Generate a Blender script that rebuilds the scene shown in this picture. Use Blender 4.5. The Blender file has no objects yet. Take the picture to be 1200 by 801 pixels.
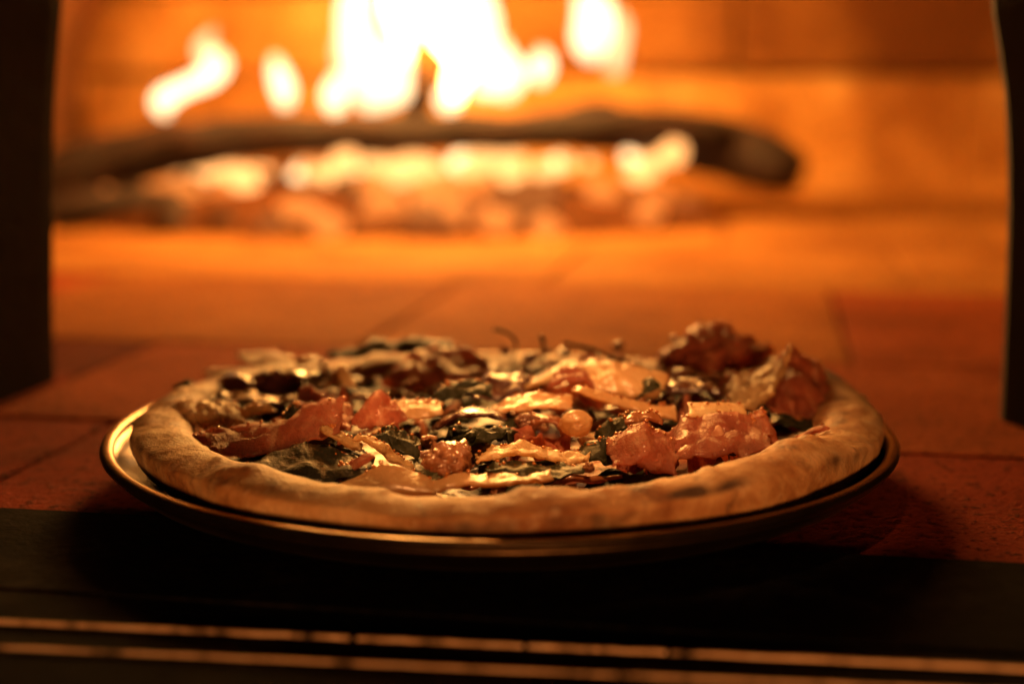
import bpy, bmesh, math, random
from mathutils import Vector, noise, Matrix
random.seed(11)
PI = math.pi
S = bpy.context.scene
COL = S.collection

# ------------------------------------------------------------------ camera
CAM = Vector((0.0047, -0.575, 0.156)); PITCH = math.radians(10.0); FPX = 1667.0
cd = bpy.data.cameras.new('camera'); cam = bpy.data.objects.new('camera', cd); COL.objects.link(cam)
cam.location = CAM; cam.rotation_euler = (PI/2 - PITCH, 0, 0)
cd.lens = 50.0; cd.sensor_width = 36.0; cd.clip_start = 0.02; cd.clip_end = 50
cd.dof.use_dof = True; cd.dof.focus_distance = 0.515; cd.dof.aperture_fstop = 3.4
S.camera = cam

# ------------------------------------------------------------------ world, added lights, exposure
W = bpy.data.worlds.new('World'); S.world = W; W.use_nodes = True
W.node_tree.nodes['Background'].inputs[0].default_value = (1.0, 0.72, 0.5, 1)
W.node_tree.nodes['Background'].inputs[1].default_value = 0.004
kl = bpy.data.lights.new('added_front_fill', 'AREA'); kl.shape = 'DISK'; kl.size = 0.2; kl.energy = 16.5  # added warm fill behind the camera, lights crust and toppings from the front
kl.color = (1.0, 0.35, 0.09)
ko = bpy.data.objects.new('added_front_fill', kl); COL.objects.link(ko)
ko.location = (0.18, -1.75, 0.13)
ko.rotation_euler = (Vector((0, -0.1, 0.02)) - ko.location).to_track_quat('-Z', 'Y').to_euler()
hl = bpy.data.lights.new('added_pizza_spot', 'SPOT'); hl.energy = 40.0; hl.color = (1.0, 0.40, 0.115); hl.spot_size = math.radians(18.8); hl.spot_blend = 0.9; hl.shadow_soft_size = 0.02  # added narrow spot, brightens the pizza from above and spares the floor
ho = bpy.data.objects.new('added_pizza_spot', hl); COL.objects.link(ho); ho.location = (-0.02, -0.06, 0.80)
ho.rotation_euler = (Vector((0.022, -0.03, 0.02)) - ho.location).to_track_quat('-Z', 'Y').to_euler()
S.view_settings.view_transform = 'Standard'; S.view_settings.look = 'None'
S.view_settings.exposure = 0.0; S.view_settings.gamma = 1.0
S.cycles.use_denoising = True
S.cycles.max_bounces = 10; S.cycles.diffuse_bounces = 6; S.cycles.glossy_bounces = 4
S.cycles.transmission_bounces = 6; S.cycles.transparent_max_bounces = 8
S.cycles.sample_clamp_indirect = 8.0
S.cycles.caustics_reflective = False; S.cycles.caustics_refractive = False

# ------------------------------------------------------------------ layout helpers
_c, _s = math.cos(PITCH), math.sin(PITCH)
def ray(px, py):
    a = (px - 600) / FPX; b = (400.5 - py) / FPX
    return Vector((a, _c + b*_s, -_s + b*_c))
def F(px, py, z=0.0):                       # a point at height z
    d = ray(px, py); return CAM + d * ((z - CAM.z) / d.z)
def P(px, py, y):                           # a point at depth y (y = 0 is the plate's centre)
    d = ray(px, py); return CAM + d * ((y - CAM.y) / d.y)
YAW = math.radians(10.0)
RX = Vector((math.cos(YAW), -math.sin(YAW), 0)); NX = Vector((math.sin(YAW), math.cos(YAW), 0))
def O(r, n, z=0.0): return RX*r + NX*n + Vector((0, 0, z))   # oven frame: r along the mouth, n into the oven
def ON(px, py, n):                          # (r, z) where the line of sight meets the oven plane n
    d = ray(px, py); t = (n - CAM.dot(NX)) / d.dot(NX); p = CAM + d*t
    return p.dot(RX), p.z

# ------------------------------------------------------------------ materials
def new_mat(name):
    m = bpy.data.materials.new(name); m.use_nodes = True
    return m, m.node_tree, m.node_tree.nodes['Principled BSDF']
def tex_noise(nt, scale, detail=6, rough=0.6, coord=None, stretch=None, dist=0.0):
    n = nt.nodes.new('ShaderNodeTexNoise'); n.inputs['Scale'].default_value = scale
    n.inputs['Detail'].default_value = detail; n.inputs['Roughness'].default_value = rough
    n.inputs['Distortion'].default_value = dist
    src = coord
    if src is None:
        tc = nt.nodes.new('ShaderNodeTexCoord'); src = tc.outputs['Object']
    if stretch:
        mp = nt.nodes.new('ShaderNodeMapping'); mp.inputs['Scale'].default_value = stretch
        nt.links.new(src, mp.inputs['Vector']); src = mp.outputs['Vector']
    nt.links.new(src, n.inputs['Vector'])
    return n.outputs['Fac']
def ramp(nt, fac, stops):
    r = nt.nodes.new('ShaderNodeValToRGB'); e = r.color_ramp.elements
    while len(e) > 1: e.remove(e[0])
    e[0].position = stops[0][0]; e[0].color = (*stops[0][1], 1)
    for p, c in stops[1:]:
        k = e.new(p); k.color = (*c, 1)
    nt.links.new(fac, r.inputs['Fac']); return r.outputs['Color']
def mixc(nt, fac, a, b, mode='MIX'):
    m = nt.nodes.new('ShaderNodeMix'); m.data_type = 'RGBA'; m.blend_type = mode
    for sock, v in ((m.inputs[0], fac), (m.inputs[6], a), (m.inputs[7], b)):
        if hasattr(v, 'links'): nt.links.new(v, sock)
        elif isinstance(v, (int, float)): sock.default_value = v
        else: sock.default_value = (*v, 1)
    return m.outputs[2]
def bump(nt, bsdf, heights, dist=0.001, strength=1.0):
    prev = None
    for h, d in heights:
        b = nt.nodes.new('ShaderNodeBump'); b.inputs['Strength'].default_value = strength
        b.inputs['Distance'].default_value = d; nt.links.new(h, b.inputs['Height'])
        if prev is not None: nt.links.new(prev, b.inputs['Normal'])
        prev = b.outputs['Normal']
    nt.links.new(prev, bsdf.inputs['Normal']); return prev
def obj_random(nt):
    return nt.nodes.new('ShaderNodeObjectInfo').outputs['Random']
def set_in(bsdf, **kw):
    for k, v in kw.items():
        bsdf.inputs[k.replace('_', ' ')].default_value = v
MAT = {}

def food(name, stops, scale, rough, bumps, translucent=0.0, tcol=None, coat=0.0, stretch=None, dist=0.6,
         rough_var=0.0, sss=0.0, spots=None, jitter=0.25):
    m, nt, b = new_mat(name)
    tc = nt.nodes.new('ShaderNodeTexCoord').outputs['Object']
    oi = obj_random(nt)
    add = nt.nodes.new('ShaderNodeVectorMath'); add.operation = 'ADD'
    cmb = nt.nodes.new('ShaderNodeCombineXYZ')
    mul = nt.nodes.new('ShaderNodeMath'); mul.operation = 'MULTIPLY'; mul.inputs[1].default_value = 3.7
    nt.links.new(oi, mul.inputs[0])
    for i in range(3): nt.links.new(mul.outputs[0], cmb.inputs[i])
    nt.links.new(tc, add.inputs[0]); nt.links.new(cmb.outputs[0], add.inputs[1]); vec = add.outputs[0]
    f = tex_noise(nt, scale, 5, 0.6, vec, stretch, dist)
    col = ramp(nt, f, stops)
    if spots:
        sp = tex_noise(nt, spots[0], 3, 0.6, vec)
        col = mixc(nt, ramp(nt, sp, [(spots[1], (0, 0, 0)), (spots[2], (1, 1, 1))]), col, spots[3])
    if jitter:
        v = nt.nodes.new('ShaderNodeMapRange'); v.inputs[3].default_value = 1 - jitter; v.inputs[4].default_value = 1 + jitter*0.6
        nt.links.new(oi, v.inputs[0])
        hs = nt.nodes.new('ShaderNodeHueSaturation'); nt.links.new(v.outputs[0], hs.inputs['Value'])
        nt.links.new(col, hs.inputs['Color']); col = hs.outputs['Color']
    nt.links.new(col, b.inputs['Base Color'])
    b.inputs['Roughness'].default_value = rough
    if rough_var:
        rv = tex_noise(nt, scale*2.3, 4, 0.6, vec)
        rr = nt.nodes.new('ShaderNodeMapRange'); rr.inputs[1].default_value = 0.3; rr.inputs[2].default_value = 0.7
        rr.inputs[3].default_value = max(0.05, rough - rough_var); rr.inputs[4].default_value = rough + rough_var
        nt.links.new(rv, rr.inputs[0]); nt.links.new(rr.outputs[0], b.inputs['Roughness'])
    if coat: b.inputs['Coat Weight'].default_value = coat; b.inputs['Coat Roughness'].default_value = 0.12
    if sss:
        b.inputs['Subsurface Weight'].default_value = sss
        b.inputs['Subsurface Radius'].default_value = (0.004, 0.002, 0.001); b.inputs['Subsurface Scale'].default_value = 1.0
    nrm = bump(nt, b, [(tex_noise(nt, s, 4, 0.6, vec), d) for s, d in bumps])
    if translucent:
        t = nt.nodes.new('ShaderNodeBsdfTranslucent')
        if tcol: t.inputs[0].default_value = (*tcol, 1)
        else: nt.links.new(col, t.inputs[0])
        nt.links.new(nrm, t.inputs['Normal'])
        mx = nt.nodes.new('ShaderNodeMixShader'); mx.inputs[0].default_value = translucent
        out = nt.nodes['Material Output']
        nt.links.new(b.outputs[0], mx.inputs[1]); nt.links.new(t.outputs[0], mx.inputs[2]); nt.links.new(mx.outputs[0], out.inputs[0])
    MAT[name] = m; return m

food('cured_ham', [(0.30, (0.26, 0.058, 0.030)), (0.45, (0.43, 0.13, 0.068)), (0.57, (0.55, 0.22, 0.12)), (0.67, (0.74, 0.46, 0.29))],
     75, 0.44, [(240, 0.0014), (800, 0.0008), (1800, 0.0004)], 0.45, (0.90, 0.38, 0.18), 0.12, (1, 0.2, 0.6), 1.2, 0.16)
food('cheese', [(0.3, (0.56, 0.39, 0.17)), (0.55, (0.72, 0.55, 0.28)), (0.75, (0.80, 0.66, 0.40))],
     70, 0.36, [(260, 0.0012), (900, 0.0007), (2000, 0.0003)], 0.45, (0.95, 0.62, 0.28), 0.2, None, 0.3, 0.1)
food('soft_cheese', [(0.3, (0.58, 0.38, 0.17)), (0.6, (0.70, 0.50, 0.26)), (0.8, (0.76, 0.60, 0.36))],
     30, 0.34, [(60, 0.0012), (240, 0.0004)], 0.40, (0.95, 0.58, 0.25), 0.2, None, 0.3, 0.08)
food('green_leaf', [(0.3, (0.008, 0.010, 0.0025)), (0.55, (0.018, 0.020, 0.0045)), (0.75, (0.042, 0.038, 0.008))],
     60, 0.45, [(160, 0.0010), (600, 0.0005), (1800, 0.0003)], 0.22, (0.12, 0.11, 0.018), 0.05, None, 0.4, 0.1)
food('onion', [(0.3, (0.22, 0.075, 0.03)), (0.55, (0.42, 0.17, 0.07)), (0.75, (0.58, 0.32, 0.15))],
     60, 0.2, [(200, 0.0010), (700, 0.0003)], 0.35, (0.7, 0.30, 0.10), 0.5, (1, 0.3, 1), 0.8, 0.1)
food('roast_chunk', [(0.3, (0.16, 0.05, 0.022)), (0.5, (0.36, 0.15, 0.065)), (0.7, (0.55, 0.30, 0.14))],
     70, 0.24, [(130, 0.0025), (480, 0.0012), (1500, 0.0004)], 0.0, None, 0.5, None, 0.8, 0.1)
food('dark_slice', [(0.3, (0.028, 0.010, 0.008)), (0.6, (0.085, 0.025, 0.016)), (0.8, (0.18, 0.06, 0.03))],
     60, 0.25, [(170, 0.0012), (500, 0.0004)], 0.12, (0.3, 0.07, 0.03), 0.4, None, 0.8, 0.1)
food('pizza_base', [(0.3, (0.06, 0.018, 0.010)), (0.5, (0.17, 0.045, 0.02)), (0.62, (0.32, 0.13, 0.05)), (0.75, (0.5, 0.3, 0.13))],
     45, 0.5, [(90, 0.0025), (300, 0.0008)], 0.0, None, 0.1, None, 0.8, 0.1, jitter=0)

MAT['green_leaf'].node_tree.nodes['Principled BSDF'].inputs['Specular IOR Level'].default_value = 0.22
# crust: floury dough, brown blisters, char
m, nt, b = new_mat('crust_dough'); MAT['crust'] = m
f1 = tex_noise(nt, 26, 6, 0.65, None, None, 0.4); f2 = tex_noise(nt, 52, 4, 0.6, None, None, 0.8); f3 = tex_noise(nt, 130, 4, 0.65)
c = ramp(nt, f1, [(0.32, (0.78, 0.56, 0.32)), (0.44, (0.66, 0.41, 0.19)), (0.54, (0.48, 0.24, 0.09)), (0.66, (0.30, 0.115, 0.035)), (0.8, (0.16, 0.06, 0.022))])
c = mixc(nt, ramp(nt, f2, [(0.56, (0, 0, 0)), (0.70, (0.85, 0.85, 0.85))]), c, (0.12, 0.05, 0.02))
c = mixc(nt, ramp(nt, f3, [(0.58, (0, 0, 0)), (0.75, (0.45, 0.45, 0.45))]), c, (0.80, 0.66, 0.45))
at_n = nt.nodes.new('ShaderNodeAttribute'); at_n.attribute_name = 'char'
c = mixc(nt, ramp(nt, at_n.outputs['Fac'], [(0.06, (0, 0, 0)), (0.65, (0.92, 0.92, 0.92))]), c, (0.045, 0.020, 0.010))
nt.links.new(c, b.inputs['Base Color']); set_in(b, Roughness=0.62, Subsurface_Weight=0.15, Subsurface_Scale=1.0)
b.inputs['Subsurface Radius'].default_value = (0.004, 0.002, 0.001)
bump(nt, b, [(f2, 0.0008), (f3, 0.0009), (tex_noise(nt, 420, 4, 0.65), 0.0006)])

# glazed plate
m, nt, b = new_mat('glazed_plate'); MAT['plate'] = m
f1 = tex_noise(nt, 60, 5); f2 = tex_noise(nt, 240, 3)
c = ramp(nt, f1, [(0.35, (0.16, 0.105, 0.06)), (0.6, (0.24, 0.16, 0.09))])
c = mixc(nt, ramp(nt, f2, [(0.66, (0, 0, 0)), (0.72, (0.8, 0.8, 0.8))]), c, (0.12, 0.06, 0.03))
nt.links.new(c, b.inputs['Base Color']); set_in(b, Roughness=0.34, Metallic=1.0)
bump(nt, b, [(f1, 0.0003)])

# hearth tiles
def brick_mat(name, dark, mid, light, soot, soot_lo, soot_hi, rough=0.85, scale=9, pits=True, patch=None):
    m, nt, b = new_mat(name)
    geo = nt.nodes.new('ShaderNodeNewGeometry'); pos = geo.outputs['Position']
    f1 = tex_noise(nt, scale, 6, 0.62, pos, None, 0.3); f2 = tex_noise(nt, 190, 4, 0.7, pos); f3 = tex_noise(nt, scale*0.4, 4, 0.6, pos, None, 0.6)
    f4 = tex_noise(nt, 430, 2, 0.5, pos)
    c = ramp(nt, f1, [(0.3, dark), (0.5, mid), (0.72, light)])
    v = nt.nodes.new('ShaderNodeMapRange'); v.inputs[3].default_value = 0.82; v.inputs[4].default_value = 1.12
    nt.links.new(obj_random(nt), v.inputs[0])
    hs = nt.nodes.new('ShaderNodeHueSaturation'); nt.links.new(v.outputs[0], hs.inputs['Value']); nt.links.new(c, hs.inputs['Color']); c = hs.outputs['Color']
    c = mixc(nt, ramp(nt, f3, [(soot_lo, (0, 0, 0)), (soot_hi, (1, 1, 1))]), c, soot)
    if patch:
        vm = nt.nodes.new('ShaderNodeVectorMath'); vm.operation = 'DISTANCE'; nt.links.new(pos, vm.inputs[0]); vm.inputs[1].default_value = patch[0]
        ad = nt.nodes.new('ShaderNodeMath'); ad.operation = 'MULTIPLY_ADD'; nt.links.new(f1, ad.inputs[0]); ad.inputs[1].default_value = 0.5; nt.links.new(vm.outputs['Value'], ad.inputs[2])
        c = mixc(nt, ramp(nt, ad.outputs[0], [(patch[1], (0.93, 0.93, 0.93)), (patch[2], (0, 0, 0))]), c, soot)
    if pits:
        c = mixc(nt, ramp(nt, f2, [(0.53, (0, 0, 0)), (0.63, (0.9, 0.9, 0.9))]), c, tuple(x*0.16 for x in mid))
        c = mixc(nt, ramp(nt, f4, [(0.40, (0.30, 0.30, 0.30)), (0.56, (0, 0, 0))]), c, tuple(x*0.45 for x in mid))
    nt.links.new(c, b.inputs['Base Color']); b.inputs['Roughness'].default_value = rough
    b.inputs['Specular IOR Level'].default_value = 0.04
    bump(nt, b, [(f1, 0.004), (f2, 0.0015), (f4, 0.0005)])
    MAT[name] = m; return m
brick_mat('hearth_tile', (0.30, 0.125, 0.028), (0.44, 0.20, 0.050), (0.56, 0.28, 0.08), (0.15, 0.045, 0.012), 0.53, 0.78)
brick_mat('dimmed_mid_tile', (0.26, 0.092, 0.022), (0.42, 0.155, 0.038), (0.54, 0.22, 0.06), (0.12, 0.032, 0.010), 0.52, 0.76)  # mid, near and front tiles: firelight's falloff put into the colour
brick_mat('dimmed_near_tile', (0.25, 0.060, 0.018), (0.38, 0.092, 0.028), (0.48, 0.135, 0.044), (0.11, 0.026, 0.010), 0.50, 0.74)
brick_mat('dimmed_front_tile', (0.24, 0.036, 0.016), (0.36, 0.055, 0.023), (0.45, 0.08, 0.032), (0.10, 0.020, 0.010), 0.48, 0.72, patch=(F(70, 418), 0.30, 0.46))  # reddest and darkest of the graded tiles, plus a dark patch by left jamb
brick_mat('mortar', (0.11, 0.045, 0.02), (0.17, 0.07, 0.03), (0.22, 0.10, 0.045), (0.07, 0.04, 0.025), 0.5, 0.8, pits=False)
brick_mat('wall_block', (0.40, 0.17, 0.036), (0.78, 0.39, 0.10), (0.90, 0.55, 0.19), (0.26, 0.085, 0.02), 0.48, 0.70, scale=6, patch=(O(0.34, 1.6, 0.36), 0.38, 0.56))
brick_mat('smoked_dim_block', (0.20, 0.075, 0.018), (0.36, 0.15, 0.036), (0.50, 0.24, 0.065), (0.12, 0.04, 0.012), 0.48, 0.70, scale=6, patch=(O(0.34, 1.6, 0.34), 0.36, 0.60))  # upper courses: soot at the right, flame glare toned down in the colour
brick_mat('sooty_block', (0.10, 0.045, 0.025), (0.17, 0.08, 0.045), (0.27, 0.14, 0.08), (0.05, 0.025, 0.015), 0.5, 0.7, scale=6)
brick_mat('vault_brick', (0.42, 0.24, 0.12), (0.52, 0.31, 0.16), (0.60, 0.38, 0.21), (0.28, 0.15, 0.08), 0.6, 0.8, scale=6)
brick_mat('ash', (0.07, 0.022, 0.007), (0.12, 0.042, 0.013), (0.18, 0.07, 0.025), (0.06, 0.03, 0.015), 0.5, 0.7, scale=16)

m, nt, b = new_mat('blackened_steel'); MAT['black'] = m
f1 = tex_noise(nt, 14, 5); nt.links.new(ramp(nt, f1, [(0.3, (0.006, 0.005, 0.0045)), (0.7, (0.012, 0.010, 0.009))]), b.inputs['Base Color'])
set_in(b, Roughness=0.8); b.inputs['Specular IOR Level'].default_value = 0.2
bump(nt, b, [(tex_noise(nt, 120, 4), 0.0006)])

m, nt, b = new_mat('ledge_stone'); MAT['ledge'] = m
f1 = tex_noise(nt, 17, 6, 0.7, None, None, 0.3); f2 = tex_noise(nt, 160, 4, 0.65)
c = ramp(nt, f1, [(0.35, (0.004, 0.0035, 0.003)), (0.55, (0.007, 0.006, 0.005)), (0.68, (0.026, 0.022, 0.019)), (0.8, (0.05, 0.043, 0.037))])
c = mixc(nt, ramp(nt, f2, [(0.5, (0, 0, 0)), (0.7, (0.6, 0.6, 0.6))]), c, (0.018, 0.013, 0.010))
at_n = nt.nodes.new('ShaderNodeAttribute'); at_n.attribute_name = 'char'
c = mixc(nt, ramp(nt, at_n.outputs['Fac'], [(0.06, (0, 0, 0)), (0.65, (0.92, 0.92, 0.92))]), c, (0.045, 0.020, 0.010))
nt.links.new(c, b.inputs['Base Color']); set_in(b, Roughness=0.9); b.inputs['Specular IOR Level'].default_value = 0.03
bump(nt, b, [(f1, 0.0015), (f2, 0.0006)])

m, nt, b = new_mat('worn_steel'); MAT['steel'] = m
f1 = tex_noise(nt, 90, 5, 0.65, None, (1, 1, 1)); f2 = tex_noise(nt, 300, 3)
nt.links.new(ramp(nt, f1, [(0.35, (0.10, 0.07, 0.05)), (0.5, (0.80, 0.55, 0.34)), (0.7, (0.9, 0.68, 0.48))]), b.inputs['Base Color'])
set_in(b, Roughness=0.45, Metallic=0.35); bump(nt, b, [(f1, 0.0006), (f2, 0.0003)])

m, nt, b = new_mat('charred_log'); MAT['log'] = m
f1 = tex_noise(nt, 40, 6, 0.65, None, (0.35, 1, 1), 0.5); f2 = tex_noise(nt, 9, 4)
c = ramp(nt, f1, [(0.35, (0.008, 0.003, 0.0015)), (0.55, (0.022, 0.007, 0.003)), (0.75, (0.07, 0.02, 0.007))])
nt.links.new(c, b.inputs['Base Color']); set_in(b, Roughness=0.8)
bump(nt, b, [(f1, 0.004)])

def glow(name, col, strength, crack=False):
    m, nt, b = new_mat(name); b.inputs['Base Color'].default_value = (0.03, 0.02, 0.016, 1); b.inputs['Roughness'].default_value = 0.9
    f = tex_noise(nt, 60, 4, 0.6, None, None, 0.5)
    lo, hi = (0.40, 0.62) if crack else (0.25, 0.5)
    e = ramp(nt, f, [(lo, (0.0, 0.0, 0.0)) if crack else (lo, tuple(x*0.25 for x in col)), (hi, col)])
    nt.links.new(e, b.inputs['Emission Color']); b.inputs['Emission Strength'].default_value = strength
    MAT[name] = m
glow('hot_coal', (1.0, 0.60, 0.27), 4.0)
glow('warm_coal', (1.0, 0.24, 0.035), 1.3)
glow('bright_coal', (1.0, 0.42, 0.12), 2.8)
glow('dying_coal', (1.0, 0.20, 0.03), 0.7, True)
glow('black_coal', (1.0, 0.18, 0.02), 0.10, True)

def flame_mat(name, base, tip, strength):
    m, nt, b = new_mat(name); nt.nodes.remove(b)
    tc = nt.nodes.new('ShaderNodeTexCoord'); sx = nt.nodes.new('ShaderNodeSeparateXYZ'); nt.links.new(tc.outputs['Generated'], sx.inputs[0])
    e = nt.nodes.new('ShaderNodeEmission'); e.inputs[1].default_value = strength
    nt.links.new(ramp(nt, sx.outputs[2], [(0.0, tuple(x*0.6 for x in base)), (0.25, base), (0.7, base), (1.0, tip)]), e.inputs[0])
    nt.links.new(e.outputs[0], nt.nodes['Material Output'].inputs[0]); MAT[name] = m
flame_mat('flame_top_boost', (1.0, 0.45, 0.10), (0.9, 0.36, 0.07), 100.0)
flame_mat('flame_mid', (1.0, 0.44, 0.11), (1.0, 0.42, 0.10), 44.0)
flame_mat('flame_small', (1.0, 0.72, 0.38), (0.9, 0.5, 0.18), 3.4)
flame_mat('flame_veil', (1.0, 0.62, 0.28), (0.8, 0.35, 0.08), 2.0)

# ------------------------------------------------------------------ mesh helpers
def link(name, me, mat, parent=None):
    o = bpy.data.objects.new(name, me); COL.objects.link(o)
    if mat is not None and not me.materials: me.materials.append(MAT[mat] if isinstance(mat, str) else mat)
    if parent: o.parent = parent
    return o
def from_bm(bm, smooth=True):
    me = bpy.data.meshes.new('mesh'); bmesh.ops.recalc_face_normals(bm, faces=bm.faces); bm.to_mesh(me); bm.free()
    if smooth:
        me.shade_smooth()
    return me
def mesh_pd(v, f, smooth=True):
    me = bpy.data.meshes.new('mesh'); me.from_pydata([tuple(p) for p in v], [], f); me.update()
    if smooth: me.shade_smooth()
    return me
def empty(name, loc=(0, 0, 0)):
    o = bpy.data.objects.new(name, None); COL.objects.link(o); o.location = loc; o.empty_display_size = 0.05; return o
def tag(o, label=None, cat=None, group=None, kind=None):
    if label: o['label'] = label
    if cat: o['category'] = cat
    if group: o['group'] = group
    if kind: o['kind'] = kind
    return o
def recentre(o):                            # move the origin to the mesh's base centre
    me = o.data; n = len(me.vertices)
    c = sum((v.co for v in me.vertices), Vector()) / n
    c.z = min(v.co.z for v in me.vertices)
    me.transform(Matrix.Translation(-c)); o.location = c; return o
def crom(pts, t):                           # Catmull-Rom, t in 0..1 over the whole list
    n = len(pts) - 1
    if n == 0: return pts[0]
    x = min(max(t, 0), 1) * n; i = min(int(x), n - 1); u = x - i
    p1, p2 = pts[i], pts[i+1]
    p0 = pts[i-1] if i > 0 else p1*2 - p2
    p3 = pts[i+2] if i + 2 <= n else p2*2 - p1
    return 0.5*((2*p1) + (p2-p0)*u + (2*p0-5*p1+4*p2-p3)*u*u + (3*p1-p0-3*p2+p3)*u*u*u)
def nv(p, f, seed=0.0):
    q = p*f + Vector((seed*3.1, seed*1.7, -seed*2.3))
    return noise.noise_vector(q)
def shell(grid, thick, seed=0.0):           # closed thin sheet from a grid of points
    nu, nvv = len(grid), len(grid[0])
    def N(i, j):
        a = grid[min(i+1, nu-1)][j] - grid[max(i-1, 0)][j]; b = grid[i][min(j+1, nvv-1)] - grid[i][max(j-1, 0)]
        n = a.cross(b); return n.normalized() if n.length > 1e-12 else Vector((0, 0, 1))
    v = []; f = []
    for s in (1, -1):
        for i in range(nu):
            for j in range(nvv):
                edge = min(i, nu-1-i)/(nu*0.12), min(j, nvv-1-j)/(nvv*0.12)
                k = 0.35 + 0.65*min(1, min(edge))
                v.append(grid[i][j] + N(i, j)*(s*thick*0.5*k))
    n0 = nu*nvv; ix = lambda s, i, j: s*n0 + i*nvv + j
    for i in range(nu-1):
        for j in range(nvv-1):
            f.append((ix(0, i, j), ix(0, i+1, j), ix(0, i+1, j+1), ix(0, i, j+1)))
            f.append((ix(1, i, j), ix(1, i, j+1), ix(1, i+1, j+1), ix(1, i+1, j)))
    for i in range(nu-1):
        f.append((ix(0, i, 0), ix(1, i, 0), ix(1, i+1, 0), ix(0, i+1, 0)))
        f.append((ix(0, i, nvv-1), ix(0, i+1, nvv-1), ix(1, i+1, nvv-1), ix(1, i, nvv-1)))
    for j in range(nvv-1):
        f.append((ix(0, 0, j), ix(0, 0, j+1), ix(1, 0, j+1), ix(1, 0, j)))
        f.append((ix(0, nu-1, j), ix(1, nu-1, j), ix(1, nu-1, j+1), ix(0, nu-1, j+1)))
    return v, f
def loft(name, curves, mat, thick=0.0015, nu=34, nw=14, wob=0.002, freq=90, rag=0.0012, seed=None, label=None, cat=None, group=None, parent=None):
    """A sheet through the given curves (lists of points), with folds and a ragged edge."""
    sd = random.random()*9 if seed is None else seed
    if 'cheese' in mat: wob *= 0.6
    rows = []
    for i in range(nu):
        t = i/(nu-1); cs = [crom(c, t) for c in curves]; row = []
        for j in range(nw):
            s = j/(nw-1); p = crom(cs, s)
            e = max(0, 1 - min(t, 1-t)*6, 1 - min(s, 1-s)*5)
            p = p + nv(p, freq, sd)*wob + nv(p, freq*2.3, sd+3)*wob*0.55 + nv(p, freq*5, sd+7)*wob*0.18 + nv(p, 330, sd+5)*rag*e
            row.append(p)
        rows.append(row)
    for i in range(1, nu-1, 2):
        for j in (0, 1, 2): EDGE.append(rows[i][j] + Vector((0, 0, thick*0.5)))
    v, f = shell(rows, thick)
    o = link(name, mesh_pd(v, f), mat, parent)
    if parent is None: recentre(o)
    if label: tag(o, label, cat, group)
    return o
def tube(spine, radii, seg=10, squash=1.0, seed=0, wob=0.0, freq=60, nspan=None, up=Vector((0, 0, 1))):
    n = nspan or max(8, len(spine)*5)
    v = []; f = []
    for i in range(n):
        t = i/(n-1); p = crom(spine, t); q = crom(spine, min(1, t+0.02)) - crom(spine, max(0, t-0.02)); q.normalize()
        r = crom([Vector((x, 0, 0)) for x in radii], t).x
        a = q.cross(up); a = a.normalized() if a.length > 1e-5 else Vector((1, 0, 0)); b = a.cross(q).normalized()
        for k in range(seg):
            w = 2*PI*k/seg; d = a*math.cos(w) + b*(math.sin(w)*squash)
            pt = p + d*max(r, 1e-4)
            if wob: pt += nv(pt, freq, seed)*wob + d*(noise.noise(pt*freq*0.7 + Vector((seed, 0, 0)))*wob)
            v.append(pt)
    for i in range(n-1):
        for k in range(seg):
            f.append((i*seg+k, i*seg+(k+1) % seg, (i+1)*seg+(k+1) % seg, (i+1)*seg+k))
    f.append(tuple(range(seg-1, -1, -1))); f.append(tuple((n-1)*seg+k for k in range(seg)))
    return v, f
def block(o_fn, r0, r1, n0, n1, z0, z1, bev=0.004, jit=0.0):
    bm = bmesh.new(); vs = []
    for z in (z0, z1):
        for (r, n) in ((r0, n0), (r1, n0), (r1, n1), (r0, n1)):
            vs.append(bm.verts.new(o_fn(r + random.uniform(-jit, jit), n + random.uniform(-jit, jit), z + random.uniform(-jit, jit)*0.5)))
    for q in ((0, 3, 2, 1), (4, 5, 6, 7), (0, 1, 5, 4), (1, 2, 6, 5), (2, 3, 7, 6), (3, 0, 4, 7)): bm.faces.new([vs[k] for k in q])
    if bev: bmesh.ops.bevel(bm, geom=bm.edges[:], offset=bev, segments=1, affect='EDGES')
    return from_bm(bm, False)
def blob(r, sub=3, seed=0, amp=0.25, freq=None, flat=1.0, amp2=0.1):
    bm = bmesh.new(); bmesh.ops.create_icosphere(bm, subdivisions=sub, radius=1)
    for v in bm.verts:
        p = v.co.copy(); k = 1 + amp*noise.noise(p*1.3 + Vector((seed*5.1, seed, -seed))) + amp2*noise.noise(p*3.4 + Vector((seed, -seed*2.2, seed)))
        v.co = Vector((p.x*k*r, p.y*k*r, p.z*k*r*flat))
    return from_bm(bm)

# ================================================================== the setting
# hearth: bed of mortar with its tiles
ROWS = [-0.087, 0.06, 0.27, 0.58, 0.89, 1.20, 1.51, 1.82]
OFFS = [-0.20, 0.03, -0.141, -0.072, 0.06, -0.1, 0.02]
hearth = link('hearth', block(O, -1.05, 1.05, -0.086, 1.70, -0.06, -0.006, 0), 'mortar')
tag(hearth, kind='structure')
J = 0.0016
for k in range(len(ROWS)-1):
    n0, n1 = ROWS[k], min(ROWS[k+1], 1.69)
    if n1 - n0 < 0.05: continue
    r = OFFS[k] - 0.30*4
    while r < 1.05:
        a, c = max(r, -1.04), min(r+0.30, 1.04)
        if c - a > 0.03:
            dz = random.uniform(-0.0006, 0.0004)
            link('tile', block(O, a+J, c-J, n0+J*(0 if k == 0 else 1), n1-J, -0.03, dz, 0.0015, 0.0005), ('dimmed_front_tile' if k == 0 or (k == 1 and c < -0.05) else 'dimmed_near_tile' if k == 1 or (k == 2 and (c < -0.2 or c > 0.42)) else 'dimmed_mid_tile' if k == 2 else 'hearth_tile'), hearth)
        r += 0.30
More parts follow.
